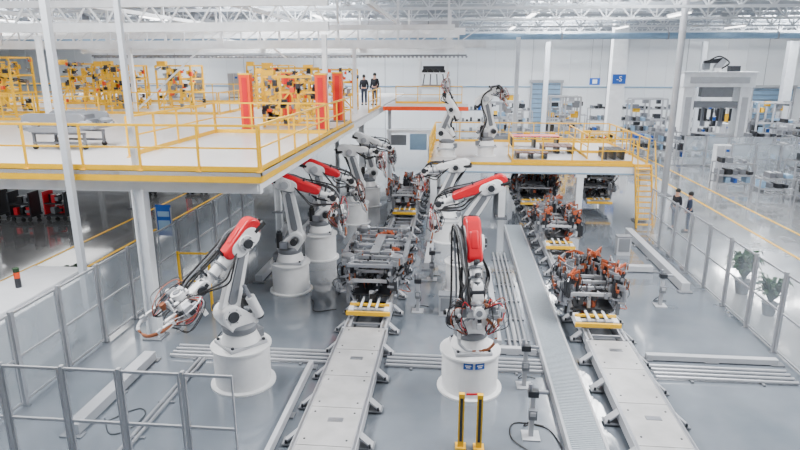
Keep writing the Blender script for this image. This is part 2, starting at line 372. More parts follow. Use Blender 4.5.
for x,y,z in [(-15.6,46,DZ),(-17,46,DZ),(-10.5,46,DZ),(-9,46,DZ),(-20,46,DZ),(-22,46,DZ),(-26,46,DZ),(24,57,0),(25.2,57,0),(9.8,42,0),(11.2,42,0),(33,58,0),(17.6,41.5,0),(31,45.6,0),(-18,38.8,0),(-14,38.8,0),(-21,40,0)]:
    one('control_cabinet',cabm,(x,y,z),'pale grey electrical control cabinet with double doors','cabinet',group='control cabinets')
# ------------------------------------------------------------------ right mezzanine
RZ=2.65
M2=thing('robot_mezzanine',(0,0,0),'low steel mezzanine with yellow edge carrying welding robots','platform')
mk('deck',MB().box((3.7,31.4,RZ-.05),(10,7.6,.1),DECK),M2)
b=MB().box((3.7,27.7,RZ-.3),(10,.2,.42),FRAMEW).box((-1.2,31.4,RZ-.3),(.2,7.4,.4),FRAMEW).box((8.6,31.4,RZ-.3),(.2,7.4,.4),FRAMEW)
for x in (1,3.5,6): b.box((x,31.4,RZ-.25),(.15,7.2,.3),FRAMEW)
mk('floor_beam',b,M2)
mk('edge_trim',MB().box((3.7,27.57,RZ-.05),(10,.05,.12),YEL).box((3.7,27.57,RZ-.45),(10,.05,.05),LBLUE),M2)
lg2=MB().box((0,0,1.1),(.3,.3,2.2),FRAMEW).box((0,0,.03),(.55,.55,.05),GREY).box((0,0,2.1),(.5,.4,.2),FRAMEW).mesh('leg')
for x,y in [(-1.0,27.9),(2.2,27.8),(5.7,27.8),(8.5,27.8),(-1.0,34.8),(2.4,34.8),(8.5,34.8)]: mk('leg',lg2,M2,(x,y,0))
for a,b_ in [((2.6,27.65,RZ),(7.9,27.65,RZ)),((8.6,27.8,RZ),(8.6,35.0,RZ)),((-1.2,35.1,RZ),(8.6,35.1,RZ)),((-1.2,27.7,RZ),(-1.2,35,RZ)),((6.2,29,RZ),(6.2,34,RZ)),((6.3,31,RZ),(8.5,31,RZ)),((2.6,27.8,RZ),(2.6,30,RZ))]: railing(a,b_)
e=thing('ship_ladder',(8.35,27.48,0),'steep yellow steel ladder with handrails against the mezzanine','ladder')
for sx in(-.35,.35): mk('stringer',MB().bar((sx,-1.1,0),(sx,0,RZ),.05,.14,YEL),e)
b=MB()
for k in range(11):
    t=(k+.7)/11.5; b.box((0,-1.1*(1-t),RZ*t),(.68,.2,.03),YEL)
mk('tread',b,e,kind='stuff')
for sx in(-.38,.38):
    mk('handrail',MB().tube([(sx,-1.15,.1),(sx,-1.2,.95),(sx,-.2,RZ+.8),(sx,.02,RZ+1.05)],.028,YEL,sub=4).bar((sx,-.65,1.2),(sx,-.75,2.3),.03,.03,YEL),e)
for x,y,w_,l_,h_,m_ in [(3.6,29.4,1.5,1.4,.28,BROWN),(5.1,31.2,1.6,1.4,.35,BROWN),(4.2,33.2,2.6,1.0,.6,RED),(7.4,29.4,1.0,1.3,.45,DARK)]:
    b=MB()
    for k in range(5): b.box((-w_/2+(k+.5)*w_/5,0,h_),(w_/5-.03,l_,.04),m_)
    for k in(-1,0,1): b.box((k*(w_/2-.1),0,h_/2),(.12,l_,h_-.04),DARK)
    one('equipment_skid',b,(x,y,RZ),'dark reddish slatted skid lying on the mezzanine deck','skid')
M3=thing('bridge_platform',(0,0,0),'narrow raised walkway with orange edge linking the platforms','walkway')
mk('deck',MB().box((-1.9,38.6,DZ-.05),(5.2,3,.1),DECK).box((-2.9,44,DZ-.05),(3.2,8,.1),DECK),M3)
mk('edge_trim',MB().box((-1.9,37.05,DZ-.12),(5.2,.1,.24),ORG),M3)
mk('leg',MB().box((.2,38,2.2),(.2,.2,4.4),FRAMEW),M3); mk('leg',MB().box((-4.2,38,2.2),(.2,.2,4.4),FRAMEW),M3)
railing((-4,40,DZ),(.3,40,DZ))
e=thing('overhead_lift',(-1.6,41.5,DZ),'dark lifting gripper on white frame beneath the overhead conveyor','lift')
b=MB()
for sx in(-.9,.9):
    for sy in(-.5,.5): b.box((sx,sy,1.4),(.12,.12,2.8),FRAMEW)
b.box((0,0,2.75),(2.1,1.2,.14),FRAMEW).box((0,-.5,.9),(1.8,.1,.1),FRAMEW).box((0,-.5,1.9),(1.8,.1,.1),FRAMEW)
mk('frame',b,e)
b=MB().box((0,0,2.2),(1.4,.7,.35),DARK)
for sx in(-.6,-.2,.2,.6): b.cyl((sx,-.5,2.0),(sx,.45,2.0),.18,BLACK,n=12); b.bar((sx,0,1.9),(sx*1.2,0,1.1),.07,.07,DARK)
b.box((0,0,1.1),(1.6,.3,.12),STEEL)
mk('gripper',b,e)
e=thing('machine_portal',(-2.75,35.2,0),'grey machine portal with blue panel spanning the track end','machine')
b=MB()
for sx in(-1.2,1.2): b.box((sx,0,1.6),(.16,.2,3.2),FRAMEW)
b.box((0,0,3.2),(2.6,.22,.2),FRAMEW); mk('frame',b,e)
mk('panel',MB().box((.55,-.12,2.6),(1.0,.04,.95),LBLUE),e); mk('panel',MB().box((-.6,-.12,2.7),(.9,.04,.6),GREY),e)
one('hanging_sign',MB().box((0,0,0),(2.0,.06,.75),BLUE).box((0,-.04,0),(1.7,.02,.18),LBLUE).bar((-.8,0,.35),(-.8,0,1.3),.03,.03,STEEL).bar((.8,0,.35),(.8,0,1.3),.03,.03,STEEL),(-8.2,60,9.0),'blue rectangular sign hanging under the roof','sign')
one('hanging_sign',MB().box((0,0,0),(.9,.06,.6),BLUE).box((0,-.04,0),(.4,.02,.35),FRAMEW).bar((-.4,0,.3),(-.4,0,4.7),.03,.03,STEEL).bar((.4,0,.3),(.4,0,4.7),.03,.03,STEEL),(12.1,56,5.5),'blue square sign hanging beside the thick white column','sign')
# ------------------------------------------------------------------ conveyor tracks
def track(x,w_,ya,yb,yc,label):
    e=thing('conveyor_track',(x,0,0),label,'conveyor track')
    b=MB(); n=int((yb-ya)/1.25)
    for k in range(n):
        y=ya+(k+.5)*(yb-ya)/n; b.box((0,y,.29),(w_*.86,(yb-ya)/n-.015,.03),TRACK)
        for sx in(-.33,.33):
            for dy in (-.45,.45): b.cyl((sx*w_,y+dy,.3),(sx*w_,y+dy,.312),.022,DARK,n=6)
        if k%2: b.box((.05*w_,y+.2,.307),(.3,.14,.012),STEEL)
    mk('cover_plate',b,e)
    b=MB()
    for sx in(-1,1):
        b.box((sx*w_*.47,(ya+yb)/2,.2),(w_*.07,yb-ya,.22),LGREY)
        b.box((sx*w_*.47,(ya+yb)/2,.3),(.05,yb-ya-.2,.03),STEEL)
        b.box((sx*w_*.40,(yb+yc)/2,.2),(w_*.14,yc-yb,.24),LGREY)
        b.box((sx*w_*.40,(yb+yc)/2,.33),(.05,yc-yb,.03),STEEL)
    b.box((0,(yb+yc)/2,.1),(w_*.5,yc-yb,.14),GREY)
    mk('side_rail',b,e)
    b=MB(); y=ya+.5
    while y<yc:
        for sx in(-1,1):
            b.box((sx*(w_*.5+.14),y,.05),(.28,.26,.03),GREY); b.bar((sx*(w_*.5),y,.28),(sx*(w_*.5+.24),y,.06),.2,.03,LGREY); b.cyl((sx*(w_*.5+.2),y-.1,.06),(sx*(w_*.5+.2),y-.1,.14),.025,DARK,n=6)
        y+=1.25
    mk('floor_bracket',b,e,kind='stuff')
    b=MB()
    for k in range(int((yc-yb)/.6)): b.cyl((-w_*.33,yb+.3+k*.6,.28),(w_*.33,yb+.3+k*.6,.28),.035,STEEL,n=8)
    mk('roller',b,e,kind='stuff')
    return e
track(-2.27,1.2,5.5,14.4,34,'wide grey shuttle track with bolted cover plates and rollers')
track(3.92,1.1,5.5,14.2,34,'grey shuttle track with cover plates beside the grated walkway')
e=thing('cable_walkway',(2.55,0,0),'long grey grated cable duct running along the line','cable duct')
b=MB().box((0,15.6,.2),(.62,20.1,.02),GRATE)
for k in range(335): b.box((0,5.6+k*.06,.215),(.6,.03,.012),GRATE)
mk('grating',b,e)
for sx in(-.34,.34): mk('side_rail',MB().box((sx,15.6,.11),(.05,20.2,.22),LGREY),e)
def pipes(name,pts_list,r,m,label,cat):
    b=MB()
    for p in pts_list: b.tube(p,r,m,n=8,sub=1)
    (x0,y0,_),(x1,y1,_)=pts_list[0][0],pts_list[0][1]; n=max(2,int(math.hypot(x1-x0,y1-y0)/1.2)); k=len(pts_list)
    for i in range(n):
        t=(i+.5)/n; cx=x0+(x1-x0)*t; cy=y0+(y1-y0)*t
        if abs(x1-x0)>abs(y1-y0): b.box((cx,cy+.09*(k-1),.02),(.06,.18*k+.08,.04),GREY)
        else: b.box((cx+.07*(k-1),cy,.02),(.14*k+.08,.06,.04),GREY)
    return one(name,b,(0,0,0),label,cat)
for xa,xb in ((-6.9,-2.95),(-1.55,2.15),(4.7,7.8)):
    pipes('floor_conduit',[[(xa,12.9+k*.18,.06),(xb,12.9+k*.18,.06)] for k in range(4)],.04,ALU,'row of pale grey pipes clipped across the floor','pipe')
pipes('floor_conduit',[[(1.5+k*.14,13.9,.06),(1.5+k*.14,22,.06)] for k in range(4)],.035,ALU,'row of grey pipes running beside the walkway','pipe')
pipes('floor_conduit',[[(-6.1+k*.12,9,.06),(-6.1+k*.12,12.8,.06)] for k in range(2)],.035,ALU,'pair of thin grey pipes along the floor','pipe')
def floorbeam(a,b_,w_,h_,label,m_=LGREY):
    m=MB(); a=V(a);b_=V(b_); m.bar(a+V((0,0,h_/2+.03)),b_+V((0,0,h_/2+.03)),w_,h_,m_)
    n=max(2,int((b_-a).length/1.5))
    for i in range(n+1): p=a.lerp(b_,i/n); m.box((p.x,p.y,.02),(w_+.16,.2,.04),GREY)
    one('cable_trunking',m,(0,0,0),label,'cable trunking',bevel=.01)
for a,b_,w_,h_,l in [((7.35,18.6,0),(7.35,25.3,0),.26,.28,'white boxed cable trunking along the guard fence'),((-7.3,9.6,0),(-7.3,12.7,0),.28,.22,'white boxed cable trunking near the guard fence'),
  ((-6.4,18.2,0),(-6.4,26,0),.25,.22,'white boxed cable trunking beneath the platform edge'),((.95,13.85,0),(2.1,13.85,0),.16,.16,'grey boxed cable trunking crossing the cell'),
  ((4.75,13.85,0),(7.8,13.85,0),.16,.14,'grey boxed cable trunking crossing the cell'),((-.9,20,0),(-.9,22.6,0),.25,.22,'white boxed cable trunking beside the centre track'),
  ((5.2,20.5,0),(6.9,20.5,0),.25,.2,'white boxed cable trunking crossing the cell'),((-3.3,8.6,0),(-3.3,12.7,0),.1,.18,'thin grey rail beside the wide shuttle track'),((1.2,14.2,0),(1.2,20,0),.16,.16,'thin grey cable trunking beside the pipes')]: floorbeam(a,b_,w_,h_,l)
# ------------------------------------------------------------------ welding fixtures
def clampmesh(i,OR):
    r=random.Random(i); b=MB(); h=r.uniform(.3,.7); a=r.uniform(0,6.28); c,s=math.cos(a),math.sin(a); M_=(OR,DARK,STEEL,GREY,LGREY)
    b.box((0,0,.03),(.18,.18,.06),STEEL); b.box((0,0,h/2),(.08,.1,h),r.choice((GREY,STEEL,LGREY,DARK)))
    b.box((c*.05,s*.05,h),(.13,.13,.11),M_[i%5])
    b.bar((0,0,h+.04),(c*.26,s*.26,h+.14),.045,.06,STEEL if i%2 else OR); b.cyl((c*.26,s*.26,h+.17),(c*.26,s*.26,h-.02),.022,COPPER,n=8)
    b.bar((c*.04,s*.04,h*.5),(c*.2,s*.2,h*.85),.035,.05,DARK); b.box((c*.2,s*.2,h*.86),(.07,.07,.07),OR)
    b.cyl((-c*.09,-s*.09,h*.15),(-c*.09,-s*.09,h*.8),.045,ALU if i%2 else DARK,n=10); b.cyl((-c*.09,-s*.09,h*.8),(0,0,h),.02,STEEL,n=6)
    b.box((s*.09,-c*.09,h*.6),(.07,.06,.1),M_[(i+2)%5])
    b.tube([(-c*.1,-s*.1,h*.2),(-c*.22,-s*.22,h*.5),(-c*.14,-s*.2,h*.9),(0,0,h)],.012,BLACK if i%2 else DARK,n=5,sub=3)
    return b.mesh('clamp')
CG=[clampmesh(i,STEEL if i%2 else GREY) for i in range(10)]; CL=[clampmesh(i,CLAMP) for i in range(10)]+CG[:3]; CG=CG+CL[:2]
def fixture(x,y0,L,W,label,seed,part=True,orange=False,hb=.85,ncl=22,pw=None):
    r=random.Random(seed); PAL=CL if orange else CG
    e=thing('welding_fixture',(x,y0,.35),label,'welding fixture')
    b=MB()
    for sx in(-W*.27,W*.27): b.box((sx,L/2,.14),(.14,L,.2),FRAMEW)
    for k in range(5): b.box((0,.15+k*(L-.3)/4,.14),(W*.6,.14,.16),LGREY)
    for sx in(-W*.27,W*.27):
        for yy in(.35,L-.35): b.cyl((sx-.06,yy,.05),(sx+.06,yy,.05),.055,DARK,n=10)
    for sx in (-.22,.0,.22): b.box((sx,.5,.3),(.06,1.0,.05),FRAMEW)
    mk('carriage',b,e,bevel=.008)
    mk('bumper',MB().box((0,-.06,.16),(W*.66,.08,.1),YEL).box((0,.3,.27),(W*.6,.07,.06),YEL),e,label='yellow painted bumper bar')
    b=MB()
    for sx in(-W*.36,W*.36):
        for k in range(5):
            yy=.6+k*(L-.9)/4; b.box((sx,yy,hb/2+.15),(.09,.09,hb-.1),LGREY if k%2 else GREY)
            b.bar((sx*.7,yy,.2),(sx,yy,hb*.7),.05,.05,STEEL)
            b.bar((sx,yy,.25),(sx,yy+(L-.9)/4 if k<4 else yy,hb*.95),.04,.04,STEEL)
        b.box((sx,.1+L/2+.1,hb),(.1,L-.6,.1),LGREY)
    for k in range(5): b.box((0,.6+k*(L-.9)/4,hb),(W*.8,.08,.08),LGREY)
    b.box((0,L/2+.1,hb*.45),(W*.6,L*.7,.05),DARK)
    for k in range(46):
        xx=r.uniform(-W*.36,W*.36);yy=r.uniform(.5,L-.2);zz=hb*r.uniform(.25,1.0)
        b.box((xx,yy,zz),(r.uniform(.08,.2),r.uniform(.08,.2),r.uniform(.08,.24)),r.choice((DARK,LGREY,STEEL,GREY,BLACK,CLAMP if orange else DARK)))
        b.cyl((xx,yy,zz),(xx+r.uniform(-.3,.3),yy+r.uniform(-.2,.2),zz+r.uniform(-.1,.3)),.025,STEEL,n=6)
    mk('frame',b,e)
    for k in range(ncl):
        side=(-1 if k%2 else 1); sx=side*W*r.uniform(.28,.48) if k<ncl*.75 else r.uniform(-W*.25,W*.25)
        mk('clamp',PAL[r.randrange(len(PAL))],e,(sx,.5+(L-.7)*((k//2)/(ncl/2)),(hb-.12 if abs(sx)<W*.4 else hb*r.uniform(.4,.85))),r.uniform(0,6.28))
    if part:
        mk('underbody_part',bodypart(L*.92,pw or W*.8,seed,PRESS),e,(0,L*.55,hb+.42),math.pi/2,bevel=.012,label='grey pressed steel vehicle underbody part')
    b=MB()
    for k in range(22):
        a=V((r.uniform(-W/2,W/2),r.uniform(.5,L),hb*.9)); b.tube([a,a+V((r.uniform(-.2,.2),.2,-.35)),a+V((r.uniform(-.3,.3),.35,-.5)),a+V((0,.5,-.2))],.015,r.choice((BLACK,BLACK,BLACK,CLAMP)),n=5,sub=4)
    mk('hose',b,e,kind='stuff')
    return e
fixture(-2.25,14.9,4.1,1.8,'welding fixture carriage holding a wide grey vehicle underbody',11,ncl=40,pw=1.75)
fixture(-2.25,26.2,3.4,1.6,'welding fixture carriage full of grey and orange clamps',12,part=False,orange=True,ncl=44)
fixture(3.75,14.7,2.8,1.75,'welding fixture carriage crowded with rusty orange clamps',13,part=False,orange=True,hb=.75,ncl=60)
fixture(3.9,21.5,3.4,1.6,'second welding fixture carriage crowded with rusty orange clamps',14,part=False,orange=True,hb=.8,ncl=60)
fixture(3.9,28.7,3.0,2.2,'welding fixture carriage with copper clamps under the mezzanine',15,part=False,orange=True,hb=.8,ncl=44)
fixture(7.0,29.2,2.6,1.8,'grey welding jig standing under the mezzanine',16,part=True,orange=False,hb=.8,ncl=24)
# ------------------------------------------------------------------ robots
def robot(x,y,rz,E,W_,g,label,z0=0,hp=.95,pr=.58,gun=1.0,ped=True,seed=0,red=True,rl=.7,lowdark=False,cs=-1,nc=4,marks=False,q_=1.0):
    r=random.Random(seed)
    o=thing('welding_robot',(x,y,z0),label,'industrial robot',rz)
    pd=mk('pedestal',MB().lathe([(pr+.1,0),(pr+.1,.04),(pr,.05),(pr,hp-.05),(pr+.05,hp-.045),(pr+.05,hp)],WHITE,n=48),o,label='white painted cylindrical pedestal')
    if marks:
        for a in (-1.65,-1.25):
            R=Matrix.Rotation(a-rz,3,'Z'); p=R@V((pr+.004,0,hp-.14))
            mk('label_plate',MB().box(p,(.02,.2,.13),BLUE,R).box(p+R@V((.006,0,.02)),(.02,.13,.02),WHITE,R).box(p+R@V((.006,0,-.02)),(.02,.09,.02),WHITE,R),pd,label='blue number label')
        R=Matrix.Rotation(-1.45-rz,3,'Z'); mk('warning_strip',MB().box(R@V((pr+.004,0,.16)),(.02,.3,.04),RED,R),pd)
    S=V((.26,0,hp+.78))
    E=V((E[0],0,hp+E[1])); W=V((W_[0],0,hp+W_[1])); Y=V((0,1,0))
    b=MB().box((0,0,hp+.04),(.9,.8,.08),LGREY).lathe([(.44,.08),(.4,.2),(.35,.32)],WHITE,(0,0,hp)).box((-.4,0,hp+.18),(.2,.36,.2),GREY)
    for q in (-.38,.38):
        for q2 in (-.34,.34): b.cyl((q,q2,hp+.08),(q,q2,hp+.13),.04,DARK,n=6)
    mk('base_foot',b,o,bevel=.015)
    b=MB().lathe([(.36,.32),(.38,.36),(.38,.46),(.33,.52)],GREY,(0,0,hp))
    b.link((0,.0,hp+.5),S,.29*q_,.24*q_,Y,.5*q_,WHITE); b.box((-.14,0,hp+.58),(.44,.4,.26),WHITE); b.box((-.3,.0,hp+.72),(.24,.3,.16),GREY); b.box((-.1,-.3,hp+.62),(.26,.14,.22),STEEL)
    t=mk('turret',b,o,bevel=.02)
    mk('motor',MB().cyl((-.26,-.17,hp+.5),(-.26,-.17,hp+.98),.1,BLACK).cyl((-.26,-.17,hp+.98),(-.26,-.17,hp+1.05),.07,DARK),t)
    mk('motor',MB().cyl(S+V((0,-.26,0)),S+V((0,-.55,0)),.11,BLACK).cyl(S+V((0,-.55,0)),S+V((0,-.6,0)),.08,DARK),t)
    A_=GREY if lowdark else WHITE
    b=MB().link(S,E,.22*q_,.165*q_,Y,.18,A_).cyl(S+V((0,-.26,0)),S+V((0,.26,0)),.21*q_,WHITE,n=24).cyl(E+V((0,-.2,0)),E+V((0,.23,0)),.175*q_,WHITE,n=24)
    b.link(S.lerp(E,.2),S.lerp(E,.8),.10,.08,Y,.24,GREY if not lowdark else DARK)
    for q,rr in ((S,.21*q_),(E,.175*q_)): 
        b.cyl(q+V((0,.25,0)),q+V((0,.3,0)),rr*.6,DARK,n=20); b.cyl(q-V((0,.29,0)),q-V((0,.2,0)),rr*.7,LGREY,n=20)
        for k in range(6): a=k*math.pi/3; b.cyl(q+V((math.cos(a)*rr*.8,.22,math.sin(a)*rr*.8)),q+V((math.cos(a)*rr*.8,.285,math.sin(a)*rr*.8)),.016,STEEL,n=6)
    mk('lower_arm',b,o,bevel=.018)
    a=V((-.36,.26,hp+.66)); c=S.lerp(E,.42)+V((-.1,.26,0)); m_=a.lerp(c,.62)
    mk('balance_cylinder',MB().cyl(a,m_,.105,WHITE,n=18).cyl(m_,c,.045,STEEL,n=12).cyl(a-(c-a).normalized()*.06,a,.08,DARK),o)
    f=(W-E).normalized(); up=Y.cross(f)*-1 if (Y.cross(f)).z<0 else Y.cross(f)
    L=(W-E).length; Rf=Matrix((f,Y,up)).transposed()
    hs=mk('elbow_housing',MB().link(E-f*.17,E+f*.19,.22*q_,.19*q_,Y,.35,WHITE).box(E+f*.05-up*.16,(.38,.28,.14),GREY,Rf),o,bevel=.03)
    for yy in(-.12,.0,.12): mk('motor',MB().cyl(E-f*.3+V((0,yy,0)),E-f*.6+V((0,yy,0))+up*(.04 if yy==0 else -.02),.07,BLACK,n=12),hs)
    R_=RED if red else WHITE
    b=MB().link(E-f*.34+up*.1,E+f*min(rl,L*.66)+up*.07,.21*q_,.125*q_,Y,.33,R_).link(E-f*.12+up*.23,E+f*rl*.5+up*.19,.08,.05,Y,.2,R_)
    mk('upper_arm_cover',b,o,bevel=.055,label='red painted upper arm cover' if red else 'white upper arm cover')
    b=MB().cyl(E+f*.1,W-f*.18,.155*q_,WHITE,r2=.10*q_,n=20).cyl(W-f*.18,W-f*.1,.13*q_,DARK,n=20).cyl(E+f*L*.5,E+f*(L*.5+.05),.165*q_,GREY,n=20).cyl(E+f*L*.7,E+f*(L*.7+.04),.15*q_,GREY,n=20)
    mk('forearm',b,o)
    gd=V((math.cos(g),0,math.sin(g)))
    b=MB().link(W-f*.1,W+gd*.12,.13,.11,Y,.24,WHITE).cyl(W+V((0,-.16,0)),W+V((0,.16,0)),.105,DARK,n=18).cyl(W+gd*.12,W+gd*.24,.105,WHITE,n=18).cyl(W+gd*.24,W+gd*.28,.12,GREY,n=18)
    mk('wrist',b,o,bevel=.015)
    k=gun; n_=gd.cross(Y); B=W+gd*.29
    R=Matrix((gd,Y,n_)).transposed()
    b=MB().box(B+gd*.12*k,(.18*k,.4*k,.16*k),WHITE,R).box(B+gd*.16*k+Y*.3*k,(.16*k,.16*k,.18*k),LGREY,R).box(B+gd*.1*k-Y*.28*k+n_*.08,(.16*k,.12*k,.16*k),GREY,R).cyl(B+gd*.1*k+n_*.1*k,B+gd*.1*k+n_*.2*k,.11*k,WHITE,n=20).cyl(B+gd*.1*k+n_*.2*k,B+gd*.1*k+n_*.22*k,.06*k,GREY,n=16)
    for i in range(26):
        q=B+gd*r.uniform(-.05,.36)*k+Y*r.uniform(-.42,.42)*k+n_*r.uniform(-.18,.18)*k; m9=r.choice((WHITE,LGREY,STEEL,WHITE,GREY,WHITE,COPPER,DARK,LGREY))
        if i%3: b.box(q,(r.uniform(.04,.12)*k,r.uniform(.04,.12)*k,r.uniform(.04,.11)*k),m9,R)
        else: d9=(gd,Y,n_)[i%9//3]; b.cyl(q,q+d9*r.uniform(.1,.22)*k,r.uniform(.02,.045)*k,m9,n=10)
        b.bar(q,B+gd*.12*k,.03,.03,STEEL)
    G=mk('weld_gun',b,o,bevel=.008)
    p=B+gd*.25*k
    for s_ in(-1,1):
        q=p+Y*s_*.18*k
        b=MB().tube([q,q+gd*.16*k+Y*s_*.14*k,q+gd*.4*k+Y*s_*.17*k,q+gd*.56*k+Y*s_*.05*k,p+gd*.6*k+Y*s_*.1*k],.028*k,COPPER if s_>0 else LGREY,n=8)
        b.cyl(p+gd*.6*k+Y*s_*.14*k,p+gd*.6*k+Y*s_*.03*k,.018*k,COPPER,n=8); b.box(q+gd*.26*k+Y*s_*.16*k,(.18*k,.05*k,.08*k),WHITE,R); b.box(q+gd*.42*k+Y*s_*.16*k,(.08*k,.05*k,.1*k),LGREY,R)
        mk('electrode_arm',b,G)
    mk('actuator',MB().cyl(B+gd*.1*k-Y*.2*k,B+gd*.1*k-Y*.58*k,.06*k,WHITE,n=12).cyl(B+gd*.1*k-Y*.58*k,B+gd*.1*k-Y*.63*k,.045*k,BLACK,n=12),G)
    b=MB()
    for i in range(24):
        sp=r.uniform(.18,.42)*k; h=r.uniform(-.24,.24)*k; s_=-1 if i%2 else 1
        b.tube([B+gd*.05*k+Y*s_*.12*k+n_*.1,B+Y*s_*sp*1.2+n_*(h*.5+.12)-gd*r.uniform(0,.2),B+gd*r.uniform(.1,.35)*k+Y*s_*sp*1.4+n_*h,B+gd*.45*k+Y*s_*sp*.9+n_*h*.6,p+gd*.3*k+Y*s_*.2*k],.0105,(CLAMP,BLACK,BLACK,DARK,ALU,BLACK,RED)[i%7],n=5)
    mk('hose',b,G,kind='stuff')
    b=MB()
    for i in range(nc):
        j=lambda q=.04: V((r.uniform(-q,q),r.uniform(-q,q),r.uniform(-q,q)))
        off=V((0,cs*(.24+.05*i),0)); 
        b.tube([V((-.3,cs*.2,hp+.3))+off*.2,V((-.33,0,hp+.66))+off+j(),S.lerp(E,.35)+V((-.24,0,0))+off+j(.05),E-f*.34+off+j()-up*.02,E+up*.22+off*.9+j(),E+f*.45+up*(.14+.03*i)+off*.8,W-f*.25+up*(.18+.03*i)+off*.7+j(.06),W+gd*.12+up*.14+off*.8+j(.05),B+gd*.1+off*.5],.024,BLACK if i!=2 else GREY,n=8)
    for i in range(4):
        s_=-1 if i%2 else 1; a=E+f*.3+Y*s_*.16; c=W+gd*.2+Y*s_*.12; md=(a+c)/2+Y*s_*r.uniform(.1,.2)-up*r.uniform(.12,.3)
        b.tube([a,a.lerp(md,.6)+Y*s_*.06,md,c.lerp(md,.4),c],.021,BLACK,n=7)
    mk('cable_bundle',b,o)
    mk('cable_clamp',MB().link(E+f*.5+up*.1,E+f*.5+up*.28,.04,.06,f,.05,DARK),o); mk('cable_clamp',MB().link(W-f*.3+up*.08,W-f*.3+up*.28,.04,.06,f,.05,DARK),o)
    return o
rad=math.radians
robot(.42,12.2,rad(-80),(-.12,2.38),(.5,1.5),rad(-80),'white welding robot with red arm beside the grated walkway',gun=1.12,seed=1,rl=.34,pr=.62,lowdark=True,nc=4,marks=True)
robot(-4.7,11.95,rad(-132),(-.2,2.34),(.84,1.5),rad(-25),'white welding robot with red arm bending toward its large gun',gun=1.3,seed=2,rl=.4,pr=.62,nc=4)
robot(-5.15,17.7,rad(2),(.0,2.5),(1.45,2.1),rad(-75),'white welding robot reaching its red arm over the centre track',gun=1.15,seed=3,rl=.95,cs=1)
robot(.35,18.3,rad(180),(-.75,2.4),(.85,1.85),rad(-80),'white welding robot with long raised red arm beside the centre track',gun=1.15,seed=4,rl=1.1)
robot(-4.95,21.1,rad(8),(-.1,2.4),(1.2,1.95),rad(-65),'white welding robot reaching its red arm toward the centre track',gun=1.15,seed=5,rl=.8,cs=1)
robot(-.25,23.8,rad(172),(-.3,2.1),(1.0,1.9),rad(-80),'white welding robot with white arm beside the centre track',gun=1.1,seed=6,red=False)
robot(-4.5,26.3,rad(5),(-.2,2.3),(1.0,2.3),rad(-70),'white welding robot with white arm near the platform edge',gun=1.1,seed=7,red=False,cs=1)
robot(-4.4,29.8,rad(10),(-.2,2.4),(1.1,2.0),rad(-80),'white welding robot with white arm near the platform edge',gun=1.1,seed=8,red=False,cs=1)
robot(-.45,29.3,rad(175),(-.2,1.9),(.15,2.6),rad(100),'white welding robot mounted on the mezzanine deck',z0=RZ,hp=.35,pr=.4,seed=9,red=False,gun=.9)
robot(1.45,29.6,rad(10),(-.1,2.3),(.5,2.85),rad(-60),'tall white welding robot mounted on the mezzanine deck',z0=RZ,hp=.45,pr=.4,seed=10,red=False,gun=.9)
# ------------------------------------------------------------------ fences
pm=1.5
def fence_src(inf):
    e=thing('safety_fence_panel',(0,0,0),'grey aluminium framed guard fence panel with clear infill','fence')
    b=MB()
    for x in(.09,pm-.08): b.box((x,0,1.1),(.04,.04,2.0),ALU)
    for z in(.12,1.1,2.08): b.box((pm/2,0,z),(pm-.13,.04,.045),ALU)
    mk('frame',b,e)
    for z in(.62,1.6): mk('infill',MB().box((pm/2,0,z),(pm-.18,.008,.92),inf),e,label='clear infill sheet')
    mk('post',MB().box((.03,0,1.07),(.08,.08,2.14),ALU).box((.03,0,.01),(.08,.18,.02),GREY),e)
    return e
def run(p,ang,n,group,inf=FENCE):
    src=fence_src(inf); src.location=p; src.rotation_euler=(0,0,ang); src['group']=group
    for i in range(1,n):
        k=copy_thing(src,V(p)+V((math.cos(ang),math.sin(ang),0))*pm*i,ang); k['group']=group
run((8.05,7.0,0),math.pi/2,12,'guard fence panels along the cell',FENCE2)
run((-8.95,9.0,0),math.pi/2,11,'guard fence panels beside the platform')
src=None
for i,(a,b_) in enumerate([(-8.75,-7.6),(-7.6,-6.5),(-6.5,-5.5),(-5.5,-4.4),(-4.4,-3.5)]):
    if src is None: src=fence_src(FENCE2); k=src; k.location=(a,8.5,0)
    else: k=copy_thing(src,(a,8.5,0),0)
    k.scale=((b_-a)/pm,1,1); k['group']='front guard fence panels'
run((17.5,40,0),0,8,'far fence panels in the hall'); run((16,44,0),0,10,'far fence panels in the hall')
yp=MB().box((0,0,.58),(.11,.09,1.1),YEL).box((0,-.05,.6),(.05,.01,.9),DARK).box((0,0,.015),(.2,.2,.03),YEL).mesh('light_curtain_post')
for x in(.22,.56): one('light_curtain_post',yp,(x,9.95,0),'yellow light curtain post standing on the floor','safety post',group='light curtain posts')
one('safety_barrier',MB().box((0,0,.9),(.06,.06,1.8),YEL).box((.45,0,1.75),(.9,.05,.05),YEL).box((.9,0,.9),(.06,.06,1.8),YEL).box((.45,0,.9),(.9,.04,.04),YEL),(-7.9,15.8,0),'tall yellow safety barrier frame inside the fence','barrier')
def stand(x,y,rz,label):
    e=thing('tip_dresser',(x,y,0),label,'tip dresser',rz)
    mk('stand',MB().box((0,0,.45),(.09,.09,.9),LGREY).box((0,0,.015),(.34,.34,.03),LGREY),e)
    mk('head',MB().box((0,0,.95),(.2,.16,.12),DARK).cyl((.1,0,.97),(.28,0,.97),.04,STEEL,n=10).cyl((-.06,0,1.0),(-.06,0,1.14),.04,STEEL,n=10),e)
    mk('valve_box',MB().box((0,-.1,.55),(.16,.1,.2),GREY).box((0,-.16,.58),(.1,.02,.08),LGREY),e)
    mk('cable',MB().tube([(0,.06,.6),(.08,.2,.3),(-.1,.3,.04),(.1,.4,.02),(.3,.35,.02)],.012,BLACK,n=6),e)
stand(1.58,10.4,0,'grey stand with dark electrode dressing head and cable')
